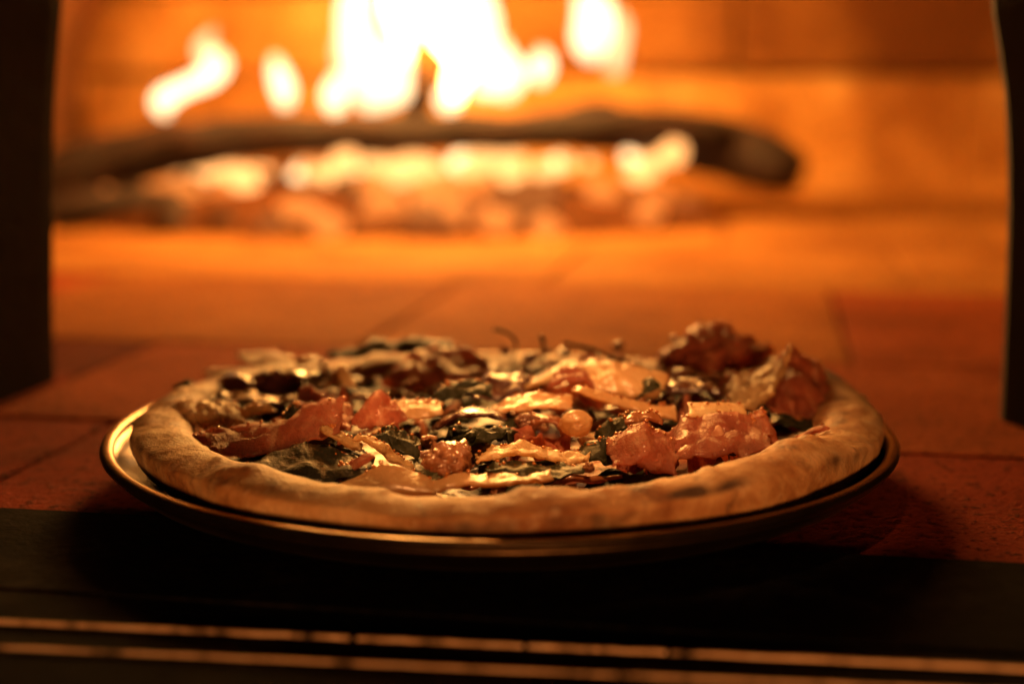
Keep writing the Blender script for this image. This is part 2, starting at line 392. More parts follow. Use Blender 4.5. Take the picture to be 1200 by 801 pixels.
# ledge in front of the tiles
ledge = link('ledge', block(O, -0.6, 0.6, -0.168, -0.0872, -0.05, 0.0009, 0.0004), 'ledge'); tag(ledge, kind='structure')

# the oven round the fire
oven = empty('pizza_oven', O(0, 0.75)); tag(oven, 'wood-fired brick oven with a black arched mouth framing the fire', 'oven')
def under(o, p):
    o.parent = p; o.matrix_parent_inverse = Matrix.Translation(p.location).inverted(); return o
NA = 0.13
lp = [ON(x, y, NA) for x, y in ((52, 447), (51, 380), (51, 300), (51, 200), (54, 100), (62, 0))]
rp = [ON(x, y, NA) for x, y in ((1176, 505), (1180, 400), (1184, 300), (1185, 200), (1180, 100), (1165, 0))]
lp[0] = (lp[0][0], -0.02); rp[0] = (rp[0][0], -0.02)
cr = (lp[-1][0] + rp[-1][0])/2; hw = (rp[-1][0] - lp[-1][0])/2; zc = (lp[-1][1] + rp[-1][1])/2
arch = [Vector((r, z, 0)) for r, z in lp]
for k in range(1, 16):
    a = PI - PI*k/16; zz = lp[-1][1] + (rp[-1][1]-lp[-1][1])*k/16
    arch.append(Vector((cr + hw*math.cos(a)*(1+0.0*k), zz + 0.16*math.sin(a)**0.8, 0)))
arch += [Vector((r, z, 0)) for r, z in reversed(rp)]
NP = 60
A = [crom(arch, i/(NP-1)) for i in range(NP)]
rings = []
def ring(fn, n): rings.append([O(*((fn(p, i)[0], n, fn(p, i)[1]))) for i, p in enumerate(A)])
def big(p, i):
    a = PI - PI*i/(NP-1); return (1.05*math.copysign(abs(math.cos(a))**0.6, math.cos(a)), -0.02 + 0.75*abs(math.sin(a))**0.5)
def flare(p, i):
    t = i/(NP-1); return (p.x + (-0.006 if t < 0.3 else 0.0) + (0.10*max(0, (t-0.5)/0.5)**0.6 if t > 0.5 else 0), p.y + 0.06*math.sin(PI*t))
ring(big, NA+0.012)
ring(lambda p, i: (p.x*1.0, p.y), NA+0.010)
ring(lambda p, i: (p.x, p.y), NA)
ring(flare, NA-0.15)
ring(big, NA-0.155)
v = [p for rg in rings for p in rg]; f = []
for a in range(len(rings)-1):
    for i in range(NP-1): f.append((a*NP+i, a*NP+i+1, (a+1)*NP+i+1, (a+1)*NP+i))
under(link('mouth_arch', mesh_pd(v, f, False), 'black'), oven)
# vault
def vp(a, k): return (k*1.0*math.copysign(abs(math.cos(a))**0.55, math.cos(a)), k*0.52*abs(math.sin(a))**0.75)
v = []; f = []; NV = 32
for k, n in ((1.0, NA+0.02), (1.0, 1.72), (1.08, 1.72), (1.08, NA+0.02)):
    for i in range(NV+1):
        a = PI - PI*i/NV; r, z = vp(a, k); v.append(O(r, n, z - 0.02))
for q in range(4):
    for i in range(NV):
        f.append((q*(NV+1)+i, q*(NV+1)+i+1, ((q+1) % 4)*(NV+1)+i+1, ((q+1) % 4)*(NV+1)+i))
under(link('vault', mesh_pd(v, f), 'vault_brick'), oven)
# back wall with its blocks
NB = 1.62
bw = under(link('back_wall', block(O, -1.0, 1.0, NB+0.008, NB+0.09, -0.02, 0.50, 0), 'wall_block'), oven)
zc0 = 0.0
for ci, (z0, z1, off, lean) in enumerate(((0.001, 0.178, -0.05, 0.0), (0.186, 0.30, 0.06, -0.022), (0.307, 0.42, -0.08, -0.05))):
    r = off - 0.44*3
    while r < 1.0:
        a, c2 = max(r, -0.985), min(r+0.437, 0.985)
        if c2 - a > 0.03:
            mt = 'wall_block'
            pass
            if ci >= 1 and a > -0.75: mt = 'smoked_dim_block'
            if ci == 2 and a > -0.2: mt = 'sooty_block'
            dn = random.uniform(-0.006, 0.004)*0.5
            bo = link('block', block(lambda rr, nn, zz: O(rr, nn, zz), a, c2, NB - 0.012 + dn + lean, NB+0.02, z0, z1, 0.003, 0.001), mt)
            bo.parent = bw; bo.matrix_parent_inverse = bw.matrix_parent_inverse @ Matrix.Identity(4)
            bo.matrix_parent_inverse = Matrix.Identity(4)
        r += 0.44

# steel edge strips at the front of the ledge
def strip(pa, pb, z, rad, segs, label, nm='edge_trim'):
    a, b2 = F(*pa, z), F(*pb, z); d = (b2-a)
    root = empty(nm, a + d*0.5 + Vector((0, 0, -rad))); tag(root, label, 'trim')
    for (t0, t1) in segs:
        p = [a + d*(t0 + (t1-t0)*q/6) for q in range(7)]
        vv, ff = tube(p, [rad]*7, 10, 0.9, random.random()*9, rad*0.22, 220, 60)
        under(link('strip', mesh_pd(vv, ff), 'steel'), root)
    return root
strip((-260, 716), (1460, 795), 0.0010, 0.0008, [(-0.5, 0.4185), (0.4235, 0.538), (0.541, 0.634), (0.6365, 1.6)], 'upper worn steel edge strip along the front of the dark ledge')
strip((-260, 746), (1460, 823), 0.0009, 0.0006, [(-0.5, 0.6), (0.602, 1.6)], 'lower worn steel edge strip nearest the camera below the ledge')
link('ledge_front', block(O, -0.6, 0.6, -0.30, -0.1685, -0.06, 0.0001, 0.0004), 'ledge'); tag(bpy.data.objects['ledge_front'], kind='structure')

# ================================================================== fire
ash = None
def ash_h(x, y):                            # heap of ash and embers at the back left
    q = Vector((x, y, 0)); r, n = q.dot(RX), q.dot(NX)
    u = (r + 0.39)/0.46; w = (n - 1.17)/0.27
    return max(0, 1 - u*u - w*w)**0.7*0.052*(0.85 + 0.5*noise.noise(q*9))
bm = bmesh.new(); GX, GY = 70, 44; gv = {}
for i in range(GX+1):
    for j in range(GY+1):
        r = -0.90 + 1.0*i/GX; n = 0.88 + 0.58*j/GY; p = O(r, n)
        h = ash_h(p.x, p.y)
        gv[i, j] = bm.verts.new((p.x, p.y, h + (0.004*noise.noise(p*40) if h > 0.002 else -0.004)))
for i in range(GX):
    for j in range(GY): bm.faces.new((gv[i, j], gv[i+1, j], gv[i+1, j+1], gv[i, j+1]))
ash = link('ash_bed', from_bm(bm), 'ash'); tag(ash, kind='stuff'); tag(ash, 'grey bed of ash and cinders under the burning logs', 'ash')

def log_obj(name, spine, radii, label, seed):
    v, f = tube(spine, radii, 14, 0.85, seed, 0.004, 22, 60)
    o = link(name, mesh_pd(v, f), 'log'); recentre(o); tag(o, label, 'log'); return o
YL = 1.18
log_obj('log', [P(20, 232, YL-0.05), P(80, 205, YL-0.03), P(150, 184, YL-0.01), P(260, 166, YL), P(400, 157, YL+0.01), P(560, 156, YL+0.02), P(700, 151, YL+0.02), P(800, 152, YL+0.03), P(850, 158, YL+0.03)],
        [0.034, 0.040, 0.040, 0.034, 0.031, 0.030, 0.029, 0.029, 0.024], 'long bowed charred log lying across the glowing embers', 3)
log_obj('log', [P(660, 160, YL+0.22), P(740, 158, YL+0.16), P(820, 166, YL+0.09), P(880, 184, YL+0.05), P(915, 196, YL+0.02), P(938, 205, YL+0.01)],
        [0.022, 0.034, 0.045, 0.046, 0.038, 0.026], 'thick short black log end at the right of the fire', 8)
log_obj('log', [P(474, 160, YL+0.03), P(490, 125, YL+0.02), P(498, 98, YL+0.01), P(494, 72, YL+0.01)],
        [0.026, 0.018, 0.014, 0.006], 'dark pointed stick of wood standing in the tallest flame', 13)
log_obj('log', [P(620, 150, YL+0.12), P(660, 140, YL+0.12), P(697, 124, YL+0.14), P(730, 134, YL+0.15), P(780, 150, YL+0.16)],
        [0.010, 0.013, 0.011, 0.013, 0.010], 'small crooked piece of wood behind the long log under the right flame', 21)
log_obj('log', [P(60, 252, YL-0.12), P(130, 240, YL-0.10), P(210, 236, YL-0.06)], [0.026, 0.022, 0.016], 'charred stub of wood at the left end of the ember bed', 31)

def flame(spine_px, y, radii_px, mat, label, seed, kids=()):
    d = (y - CAM.y)/FPX
    def one(sp, rp_, mt, yy, sd):
        v, f = tube([P(a, b2, yy) for a, b2 in sp], [r*d*(0.92 if mt == 'flame_top_boost' else 0.80 if mt == 'flame_mid' else 1.0) for r in rp_], 10, 0.8, sd, 0.004, 16, max(10, len(sp)*4), up=Vector((0, 1, 0)))
        return mesh_pd(v, f)
    o = link('flame', one(spine_px, radii_px, mat, y, seed), mat); recentre(o); tag(o, label, 'flame', 'flames of the wood fire')
    bpy.context.view_layer.update()
    for k, (sp, rp_, mt, yy) in enumerate(kids):
        under(link('flame_tongue', one(sp, rp_, mt, yy, seed+k+1), mt), o)
    return o
flame([(196, 138), (192, 120), (215, 103), (243, 90), (252, 72), (245, 58)], YL+0.05, [4, 12, 11, 13, 14, 5], 'flame_small', 'curled flame at the far left end of the long log', 1,
      [([(246, 74), (240, 54), (252, 32)], [10, 9, 3], 'flame_veil', YL+0.08)])
flame([(334, 126), (331, 104), (324, 84), (320, 66)], YL+0.05, [5, 12, 10, 4], 'flame_small', 'short upright flame between the curled flame and the tall flames', 2)
flame([(395, 132), (390, 112), (396, 92), (400, 82)], YL+0.03, [8, 13, 11, 4], 'flame_small', 'low flame at the left foot of the tall white flame', 3)
flame([(440, 128), (436, 95), (424, 55), (418, 15), (424, -30), (416, -80)], YL+0.10, [14, 30, 24, 20, 18, 5], 'flame_small', 'tall yellow flame on the left side of the white flame', 4,
      [([(466, 122), (458, 95), (466, 65), (456, 35)], [12, 20, 14, 5], 'flame_small', YL+0.06),
       ([(404, 90), (402, 60), (410, 20), (402, -20)], [8, 12, 10, 3], 'flame_veil', YL+0.13)])
flame([(532, 120), (534, 98), (542, 70), (530, 34), (515, -10), (530, -60), (520, -110), (515, -150)], YL+0.0, [8, 15, 21, 33, 38, 46, 44, 14], 'flame_mid', 'tallest white-hot flame rising out of the top of the picture', 5,
      [([(472, 74), (474, 40), (466, 5), (476, -40), (470, -90)], [6, 13, 19, 18, 8], 'flame_mid', YL+0.03),
       ([(562, 96), (566, 60), (572, 25), (560, -15), (566, -60)], [10, 16, 11, 12, 4], 'flame_small', YL+0.05),
       ([(500, -60), (520, -130), (500, -190), (520, -240)], [36, 74, 70, 20], 'flame_top_boost', YL-0.05),  # unseen tongues above the view, enlarged and strengthened for added light
       ([(450, -90), (430, -150), (390, -200), (360, -235)], [26, 58, 54, 14], 'flame_top_boost', YL-0.12),
       ([(590, -100), (615, -160), (650, -205), (670, -235)], [24, 52, 50, 14], 'flame_top_boost', YL-0.12)])
flame([(528, 130), (527, 118), (530, 108), (533, 96)], YL+0.02, [8, 13, 11, 4], 'flame_small', 'small drop-shaped flame just right of the upright stick', 6)
flame([(590, 116), (592, 90), (588, 66), (590, 46)], YL+0.09, [8, 22, 16, 5], 'flame_small', 'squat flame on the right side of the tall white flame', 7,
      [([(566, 112), (570, 95), (574, 80)], [8, 16, 7], 'flame_small', YL+0.07)])
flame([(634, 98), (634, 82), (636, 68), (632, 56)], YL+0.12, [6, 14, 12, 4], 'flame_small', 'small round flame between the white flame and the right flame', 8)
flame([(696, 72), (692, 48), (695, 22), (690, -2), (694, -20)], YL+0.14, [8, 20, 22, 16, 4], 'flame_small', 'separate bright flame at the right over the crooked wood', 9,
      [([(722, 88), (722, 60), (728, 30), (724, 8)], [7, 10, 9, 4], 'flame_veil', YL+0.16)])

# embers
cm = {}
for kd in ('hot_coal', 'bright_coal', 'warm_coal', 'dying_coal', 'black_coal'):
    cm[kd] = []
    for q in range(4):
        me = blob(1.0, 2, q*1.7 + len(kd), 0.35, None, 0.75, 0.25); me.materials.append(MAT[kd]); cm[kd].append(me)
def coal(kind, x, y, r, label, lift=0.6):
    o = bpy.data.objects.new('glowing_coal' if kind != 'black_coal' else 'charcoal_lump', random.choice(cm[kind])); COL.objects.link(o)
    o.location = (x, y, ash_h(x, y) + r*0.3*lift); o.scale = (r*random.uniform(0.9, 1.3), r*random.uniform(0.8, 1.1), r)
    o.rotation_euler = (random.uniform(-0.4, 0.4), random.uniform(-0.4, 0.4), random.uniform(0, 6))
    tag(o, label, 'coal', {'hot_coal': 'white-hot coals under the log', 'bright_coal': 'bright orange coals under the log', 'warm_coal': 'orange coals of the ember bed', 'dying_coal': 'dull coals of the ember bed', 'black_coal': 'dark coals of the ember bed'}[kind]); return o
hot = [((250, 211), 17, 'round bright coal glowing alone left of the hottest embers'), ((310, 218), 15, 'bright coal at the left of the hottest embers'), ((350, 204), 20, 'largest white-hot coal of the ember bed'),
       ((405, 208), 16, 'white-hot coal just right of the largest one'), ((462, 206), 14, 'bright coal under the middle of the long log'), ((500, 196), 16, 'bright coal at the left of the elongated glow under the log'), ((540, 190), 17, 'bright coal under the log below the drop-shaped flame'),
       ((592, 186), 13, 'bright coal under the log below the squat flame'), ((650, 190), 14, 'bright coal under the log below the small round flame'), ((690, 190), 9, 'small bright coal just left of the rightmost one'), ((738, 184), 10, 'rightmost bright coal of the ember bed')]
for hi, ((px, py), rr, lb) in enumerate(hot):
    d = (YL + 0.02 - CAM.y)/FPX; p = P(px, py, YL+0.04)
    o = coal('bright_coal' if hi in (1, 4, 7, 9) else 'hot_coal', p.x, p.y, rr*d*random.uniform(0.55, 1.05), lb); o.location.z = max(p.z, 0.01)
    o['label'] = lb
for k in range(46):
    px = random.choice([random.uniform(130, 800), random.uniform(280, 600)]); py = random.gauss(205 - (px-400)*0.03, 10); p = P(px, py, YL + random.uniform(-0.02, 0.10))
    o = coal('bright_coal', p.x, p.y, random.uniform(0.009, 0.02), 'small bright orange coal in the glowing band under the long log'); o.location.z = max(p.z, 0.012)
for k in range(130):
    u = random.uniform(-1, 1); w = random.uniform(-1, 1)
    if u*u + w*w > 0.95: continue
    p = O(-0.39 + 0.43*u, 1.15 + 0.25*w)
    kd = random.choices(['warm_coal', 'dying_coal', 'black_coal'], [0.42, 0.3, 0.28])[0]
    if w < -0.35 and u < -0.15 and random.random() < 0.7: kd = 'black_coal'
    if u > -0.15 and kd == 'black_coal' and random.random() < 0.7: kd = 'warm_coal'
    lb = {'warm_coal': 'orange glowing coal in the ember bed under the logs', 'dying_coal': 'dull red coal in the ember bed under the logs', 'black_coal': 'dark burnt-out coal in the ember bed under the logs'}[kd]
    coal(kd, p.x, p.y, random.uniform(0.012, 0.026), lb)

# ================================================================== plate and pizza
def lathe(name, prof, mat, parent=None, seg=160):
    v = []; f = []; m_ = len(prof)
    for k in range(seg):
        a = 2*PI*k/seg
        for r, z in prof: v.append((r*math.cos(a), r*math.sin(a), z))
    for k in range(seg):
        for i in range(m_-1):
            f.append((k*m_+i, ((k+1) % seg)*m_+i, ((k+1) % seg)*m_+i+1, k*m_+i+1))
    return link(name, mesh_pd(v, f), mat, parent)
plate = empty('plate', (0, 0, 0)); tag(plate, 'round worn metal plate with a rolled raised rim under the pizza', 'plate')
prof = [(0.0, 0.0055), (0.12, 0.0057), (0.138, 0.0070), (0.1480, 0.0100), (0.1530, 0.0145), (0.1556, 0.0185),
        (0.1594, 0.0182), (0.1570, 0.0150), (0.1500, 0.0092), (0.142, 0.0058), (0.126, 0.0030), (0.112, 0.0024), (0.108, 0.0012), (0.104, 0.0010), (0.100, 0.0024), (0.0, 0.0030)]
lathe('dish', prof, 'plate', plate)
lathe('rim', [(0.1574+0.0028*math.cos(a), 0.0190+0.0019*math.sin(a)) for a in [i*2*PI/12 for i in range(13)]], 'plate', plate)

PX, PY, PZ = 0.0020, 0.004, 0.0072
pizza = empty('pizza', (PX, PY, PZ)); tag(pizza, 'thin baked pizza with a puffy browned crust on the plate', 'pizza')
NT, NS = 420, 36
v = []; f = []
def gauss(t, c, w):
    d = (t - c + PI) % (2*PI) - PI; return math.exp(-(d/w)**2)
for i in range(NT):
    t = 2*PI*i/NT; ct, st = math.cos(t), math.sin(t)
    q = Vector((ct, st, 0))
    lo = noise.noise(q*2.3 + Vector((4, 1, 0))); mi = noise.noise(q*6 + Vector((0, 7, 0)))
    R = 0.1388 + 0.0014*lo
    hw_ = 0.0122 + 0.0018*lo + 0.0007*mi + 0.004*gauss(t, math.radians(15), 0.35) + 0.001*gauss(t, math.radians(195), 0.4)
    hh = 0.0100 + 0.0008*mi + 0.0012*noise.noise(q*3.1 + Vector((9, 0, 2))) + 0.0045*gauss(t, math.radians(18), 0.32) + 0.0025*gauss(t, math.radians(-48), 0.3) - 0.0010*gauss(t, math.radians(-100), 0.25) - 0.0045*gauss(t, PI/2, 0.75)
    for k in range(NS):
        a = 2*PI*k/NS; ca, sa = math.cos(a), math.sin(a)
        x = hw_*math.copysign(abs(ca)**0.9, ca); z = hh*(math.copysign(abs(sa)**0.9, sa))
        p = Vector(((R + x)*ct, (R + x)*st, hh*0.92 + z))
        nn = Vector((ca*ct, ca*st, sa))
        am = 0.0008*noise.noise(p*50) + 0.0004*noise.noise(p*130) + 0.0002*noise.noise(p*340)
        am += 0.0008*max(0, noise.noise(p*95 + Vector((3, 3, 3))) - 0.15)*3*max(0, sa + 0.3)
        p += nn*am
        p.z = max(p.z, -0.0005 + 0.0009*noise.noise(p*60)) if sa < 0 else p.z
        v.append(p + Vector((0, 0, 0.0024 + 0.0050*max(0, ca)**2*(1 if sa < 0 else 1 - sa))))
for i in range(NT):
    for k in range(NS):
        f.append((i*NS+k, ((i+1) % NT)*NS+k, ((i+1) % NT)*NS+(k+1) % NS, i*NS+(k+1) % NS))
cme = mesh_pd(v, f); crust = link('crust', cme, 'crust', pizza)
CH = [(math.radians(14), 0.7, 0.9, 0.16, 1.2), (math.radians(28), 1.0, 0.8, 0.12, 1.0), (math.radians(-4), 0.2, 0.7, 0.12, 1.1), (math.radians(-64), 0.75, 0.28, 0.10, 1.0), (math.radians(-35), 0.2, 0.4, 0.12, 0.6),
      (math.radians(-95), -0.2, 0.4, 0.14, 0.7), (math.radians(150), 1.2, 0.6, 0.16, 0.6), (math.radians(-120), 0.9, 0.5, 0.12, 0.45), (math.radians(-150), 0.5, 0.5, 0.12, 0.5), (math.radians(-172), 0.2, 0.5, 0.15, 0.6), (math.radians(-78), -0.1, 0.35, 0.12, 0.6)]
at_ = cme.attributes.new('char', 'FLOAT', 'POINT')
for i in range(NT):
    t = 2*PI*i/NT
    for k in range(NS):
        a = 2*PI*k/NS; p = v[i*NS+k]; val = 0
        for (tc_, ac, wa, wt, am) in CH: val = max(val, am*gauss(t, tc_, wt)*gauss(a, ac, wa))
        at_.data[i*NS+k].value = val*(0.75 + 0.9*noise.noise(p*160))
v = []; f = []; NR = 40; NT2 = 160
for i in range(NR+1):
    r = 0.130*i/NR
    for k in range(NT2):
        a = 2*PI*k/NT2; p = Vector((r*math.cos(a), r*math.sin(a), 0))
        p.z = 0.0075 + 0.0016*noise.noise(p*60) + 0.001*noise.noise(p*160) + 0.003*(i/NR)**6; v.append(p)
for i in range(NR):
    for k in range(NT2): f.append((i*NT2+k, (i+1)*NT2+k, (i+1)*NT2+(k+1) % NT2, i*NT2+(k+1) % NT2))
n0 = len(v)
for k in range(NT2): a = 2*PI*k/NT2; v.append(Vector((0.130*math.cos(a), 0.130*math.sin(a), 0.0005)))
for k in range(NT2): f.append((NR*NT2+k, n0+k, n0+(k+1) % NT2, NR*NT2+(k+1) % NT2))
link('base', mesh_pd(v, f), 'pizza_base', pizza)

# ================================================================== loose toppings: filling layer
def leaf_mesh(L, Wd, seed, lobes=3, curl=0.25, bend=0.3):
    nu, nw = 26, 9; rows = []
    for i in range(nu):
        t = i/(nu-1); w = Wd*(math.sin(PI*min(1, t*1.02))**0.7)*(0.65 + 0.35*abs(math.sin(lobes*PI*t + seed)))*(1.1 - 0.4*t) + 0.0008
        row = []
        for j in range(nw):
            s = 2*j/(nw-1) - 1
            z = curl*w*s*s + bend*L*(t - t*t) + 0.0018*noise.noise(Vector((t*5+seed, s*2, seed))) + 0.0012*math.sin(s*7+seed+t*11)*abs(s)
            row.append(Vector((L*(t-0.5), w*s, z)))
        rows.append(row)
    return mesh_pd(*shell(rows, 0.0007))
def flake_mesh(L, Wd, seed, bend=0.2, thick=0.0016):
    nu, nw = 18, 10; rows = []
    for i in range(nu):
        t = i/(nu-1); row = []
        for j in range(nw):
            s = 2*j/(nw-1) - 1
            e = 0.75 + 0.35*noise.noise(Vector((t*3+seed*3, 0.5 if s > 0 else 7.5, seed)))
            x = L*(t-0.5)*(1 + 0.16*noise.noise(Vector((s*2, seed, 3)))); y = Wd*s*e*(1 - 0.5*abs(2*t-1)**3)
            row.append(Vector((x, y, bend*L*math.sin(PI*t)*0.6 + 0.0014*noise.noise(Vector((x*90, y*90, seed))))))
        rows.append(row)
    return mesh_pd(*shell(rows, thick))
def ham_mesh(L, Wd, seed):
    nu, nw = 30, 14; rows = []
    for i in range(nu):
        t = i/(nu-1); row = []
        for j in range(nw):
            s = j/(nw-1)
            q = Vector((t*2.2+seed, s*1.3, seed*2))
            y = Wd*(s-0.5)*(0.6+0.4*noise.noise(q)) + 0.004*math.sin(t*9+seed)
            z = 0.006*math.sin(t*7+seed*2+s*2)*0.6 + 0.006*noise.noise(q*1.9) + 0.004*math.sin(s*6+seed) + 0.006
            row.append(Vector((L*(t-0.5)*(0.85+0.2*noise.noise(Vector((s*3, seed, 0)))), y, z)))
        rows.append(row)
    return mesh_pd(*shell(rows, 0.0012))
def strand_mesh(L, r, seed):
    sp = [Vector((L*(k/5-0.5), 0.006*noise.noise(Vector((k*0.8, seed, 0)))*2, 0.004+0.004*noise.noise(Vector((k*0.9, 0, seed)))*2)) for k in range(6)]
    return mesh_pd(*tube(sp, [r*0.5, r, r*1.1, r, r, r*0.4], 8, 0.6, seed, 0.0006, 200, 26))
def bit_mesh(r, seed): return blob(r, 2, seed, 0.4, None, 0.7, 0.25)
KINDS = {
 'rocket_leaf': ([leaf_mesh(random.uniform(0.03, 0.045), random.uniform(0.007, 0.011), q*1.9, 3) for q in range(5)], 'green_leaf', 'small dark green salad leaf tucked among the other toppings', 'leaf', 'small salad leaves strewn over the pizza'),
 'cheese_flake': ([flake_mesh(random.uniform(0.016, 0.028), random.uniform(0.004, 0.008), q*2.3) for q in range(5)], 'cheese', 'small pale cheese flake tucked among the other toppings', 'cheese', 'small cheese flakes strewn over the pizza'),
 'ham_scrap': ([ham_mesh(random.uniform(0.02, 0.03), random.uniform(0.012, 0.018), q*1.3) for q in range(5)], 'cured_ham', 'small ruffled scrap of cured ham among the other toppings', 'ham', 'small scraps of ham strewn over the pizza'),
 'onion_strand': ([strand_mesh(random.uniform(0.02, 0.035), random.uniform(0.0016, 0.0026), q*3.3) for q in range(5)], 'onion', 'thin glossy brown onion strand among the other toppings', 'onion', 'onion strands strewn over the pizza'),
 'roast_bit': ([bit_mesh(random.uniform(0.003, 0.006), q*2.9) for q in range(5)], 'roast_chunk', 'small glossy roasted crumb among the other toppings', 'topping', 'roasted crumbs strewn over the pizza'),
}
for kd in KINDS:
    for me in KINDS[kd][0]: me.materials.append(MAT[KINDS[kd][1]])
def scatter(kd, x, y, z, rz=None, tilt=0.35):
    ms, mt, lb, ct_, gr = KINDS[kd]
    o = bpy.data.objects.new(kd, random.choice(ms)); COL.objects.link(o); o.location = (x, y, z)
    o.rotation_euler = (random.uniform(-tilt, tilt), random.uniform(-tilt, tilt), random.uniform(0, 2*PI) if rz is None else rz)
    tag(o, lb, ct_, gr); return o
cnt = 0
for k in range(120):
    r = 0.117*math.sqrt(random.random()); a = random.uniform(0, 2*PI)
    kd = random.choices(list(KINDS), [0.34, 0.16, 0.13, 0.2, 0.17])[0]
    if kd == 'ham_scrap': r *= 0.92
    x, y = PX + r*math.cos(a), PY + r*math.sin(a)
    zz = PZ + 0.0075 + random.uniform(0, 0.005)*(1 if y > -0.07 else 0.3)
    scatter(kd, x, y, zz)

# ================================================================== loose toppings: the pieces one can point to
EDGE = []
def C(y, *pts): return [P(px, py, y + (pt[0] if pt else 0.0)) for px, py, *pt in pts]
# --- cured ham
loft('ham_slice', [C(-0.045, (212, 512), (260, 500), (320, 492), (372, 474), (404, 466)), C(-0.055, (214, 520), (265, 514), (320, 508), (370, 494), (402, 484)), C(-0.066, (225, 528), (270, 530), (320, 530), (365, 520), (398, 506))],
     'cured_ham', 0.0014, 40, 14, 0.0025, 80, label='long ham slice standing on edge in front of the crumbly cheese slab', cat='ham')
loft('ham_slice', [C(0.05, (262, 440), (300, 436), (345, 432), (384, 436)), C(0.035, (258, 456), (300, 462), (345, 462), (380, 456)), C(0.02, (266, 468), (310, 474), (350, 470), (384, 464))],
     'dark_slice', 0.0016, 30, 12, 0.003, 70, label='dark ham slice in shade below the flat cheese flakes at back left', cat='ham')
loft('ham_slice', [C(-0.03, (421, 478), (432, 464), (446, 455), (458, 466), (472, 480)), C(-0.042, (416, 492), (430, 484), (443, 478), (456, 484), (474, 494)), C(-0.05, (420, 503), (434, 502), (446, 500), (458, 501), (470, 504))],
     'cured_ham', 0.0012, 30, 12, 0.002, 110, label='ham slice folded into a sharp triangular peak left of centre', cat='ham')
loft('ham_slice', [C(-0.025, (352, 486), (368, 474), (386, 463), (400, 472), (414, 478)), C(-0.038, (354, 495), (370, 486), (388, 482), (402, 486), (414, 492)), C(-0.046, (358, 504), (372, 502), (388, 500), (400, 501), (412, 503))],
     'cured_ham', 0.0012, 28, 12, 0.002, 110, label='pink ham fold just left of the triangular ham peak', cat='ham')
loft('ham_slice', [C(0.07, (462, 432), (488, 412), (515, 404), (545, 406), (566, 420)), C(0.055, (460, 444), (490, 430), (520, 424), (548, 428), (570, 438)), C(0.04, (468, 456), (495, 452), (520, 448), (548, 450), (566, 452))],
     'cured_ham', 0.0014, 30, 12, 0.003, 90, label='reddish ham mound at the back under the long dark leaf', cat='ham')
loft('ham_slice', [C(0.085, (778, 412), (800, 392), (826, 380), (858, 384), (886, 402), (902, 416)), C(0.065, (774, 428), (802, 408), (830, 398), (860, 404), (888, 418), (904, 426)), C(0.05, (784, 440), (808, 436), (836, 430), (862, 432), (886, 436), (900, 436))],
     'cured_ham', 0.0016, 60, 26, 0.0055, 110, label='tall crumpled ham mound at the back right, highest on the pizza', cat='ham')
loft('ham_slice', [C(0.03, (896, 446), (914, 426), (930, 412), (950, 424), (972, 452), (1000, 472)), C(0.01, (892, 464), (914, 448), (936, 440), (958, 452), (980, 470), (1004, 484)), C(-0.008, (898, 482), (916, 480), (940, 478), (962, 486), (982, 494), (1000, 496)), C(-0.012, (906, 492), (922, 496), (942, 498), (962, 502), (980, 502), (996, 500))],
     'cured_ham', 0.0016, 60, 26, 0.0036, 110, label='large draped ham slice against the crust at the right', cat='ham')
loft('ham_slice', [C(-0.075, (716, 520), (730, 505), (748, 494), (770, 498), (790, 512)), C(-0.088, (714, 536), (732, 524), (750, 518), (772, 524), (794, 532)), C(-0.098, (722, 552), (736, 548), (754, 548), (774, 550), (796, 550))],
     'cured_ham', 0.0013, 30, 14, 0.0028, 110, label='crumpled ham bunch near the front crust right of centre', cat='ham')
loft('ham_slice', [C(-0.05, (778, 502), (802, 490), (832, 486), (866, 488), (900, 492)), C(-0.066, (778, 522), (805, 508), (835, 504), (868, 506), (902, 510)), C(-0.084, (784, 542), (810, 538), (838, 534), (868, 528), (900, 524))],
     'cured_ham', 0.0014, 36, 14, 0.0028, 90, label='wide dark ham fold below the flat cheese rectangle', cat='ham')
loft('ham_slice', [C(-0.045, (872, 496), (884, 484), (895, 478), (903, 490), (909, 508)), C(-0.055, (874, 512), (886, 502), (896, 496), (905, 506), (911, 516)), C(-0.064, (880, 526), (888, 522), (897, 520), (905, 522), (912, 522))],
     'cured_ham', 0.0010, 24, 12, 0.0016, 130, label='small upright curl of ham beside the dark leaf at the right', cat='ham')
loft('ham_slice', [C(-0.05, (906, 524), (925, 516), (944, 506), (960, 500), (968, 498)), C(-0.054, (910, 526), (928, 520), (946, 511), (962, 504), (970, 502))],
     'cured_ham', 0.0014, 24, 6, 0.0016, 130, label='thin curled ham ribbon lying along the right crust', cat='ham')
loft('ham_slice', [C(-0.085, (388, 562), (402, 550), (420, 540), (434, 534)), C(-0.092, (390, 570), (406, 558), (424, 547), (438, 540))],
     'cured_ham', 0.0018, 24, 8, 0.0016, 130, label='narrow red ham strip behind the smooth cheese lobe at the front', cat='ham')
loft('ham_slice', [C(0.0, (646, 442), (664, 432), (684, 436), (702, 452)), C(-0.012, (644, 454), (664, 448), (686, 450), (706, 462))],
     'cured_ham', 0.0014, 22, 10, 0.002, 110, label='small red ham piece under the melted cheese lumps at centre', cat='ham')
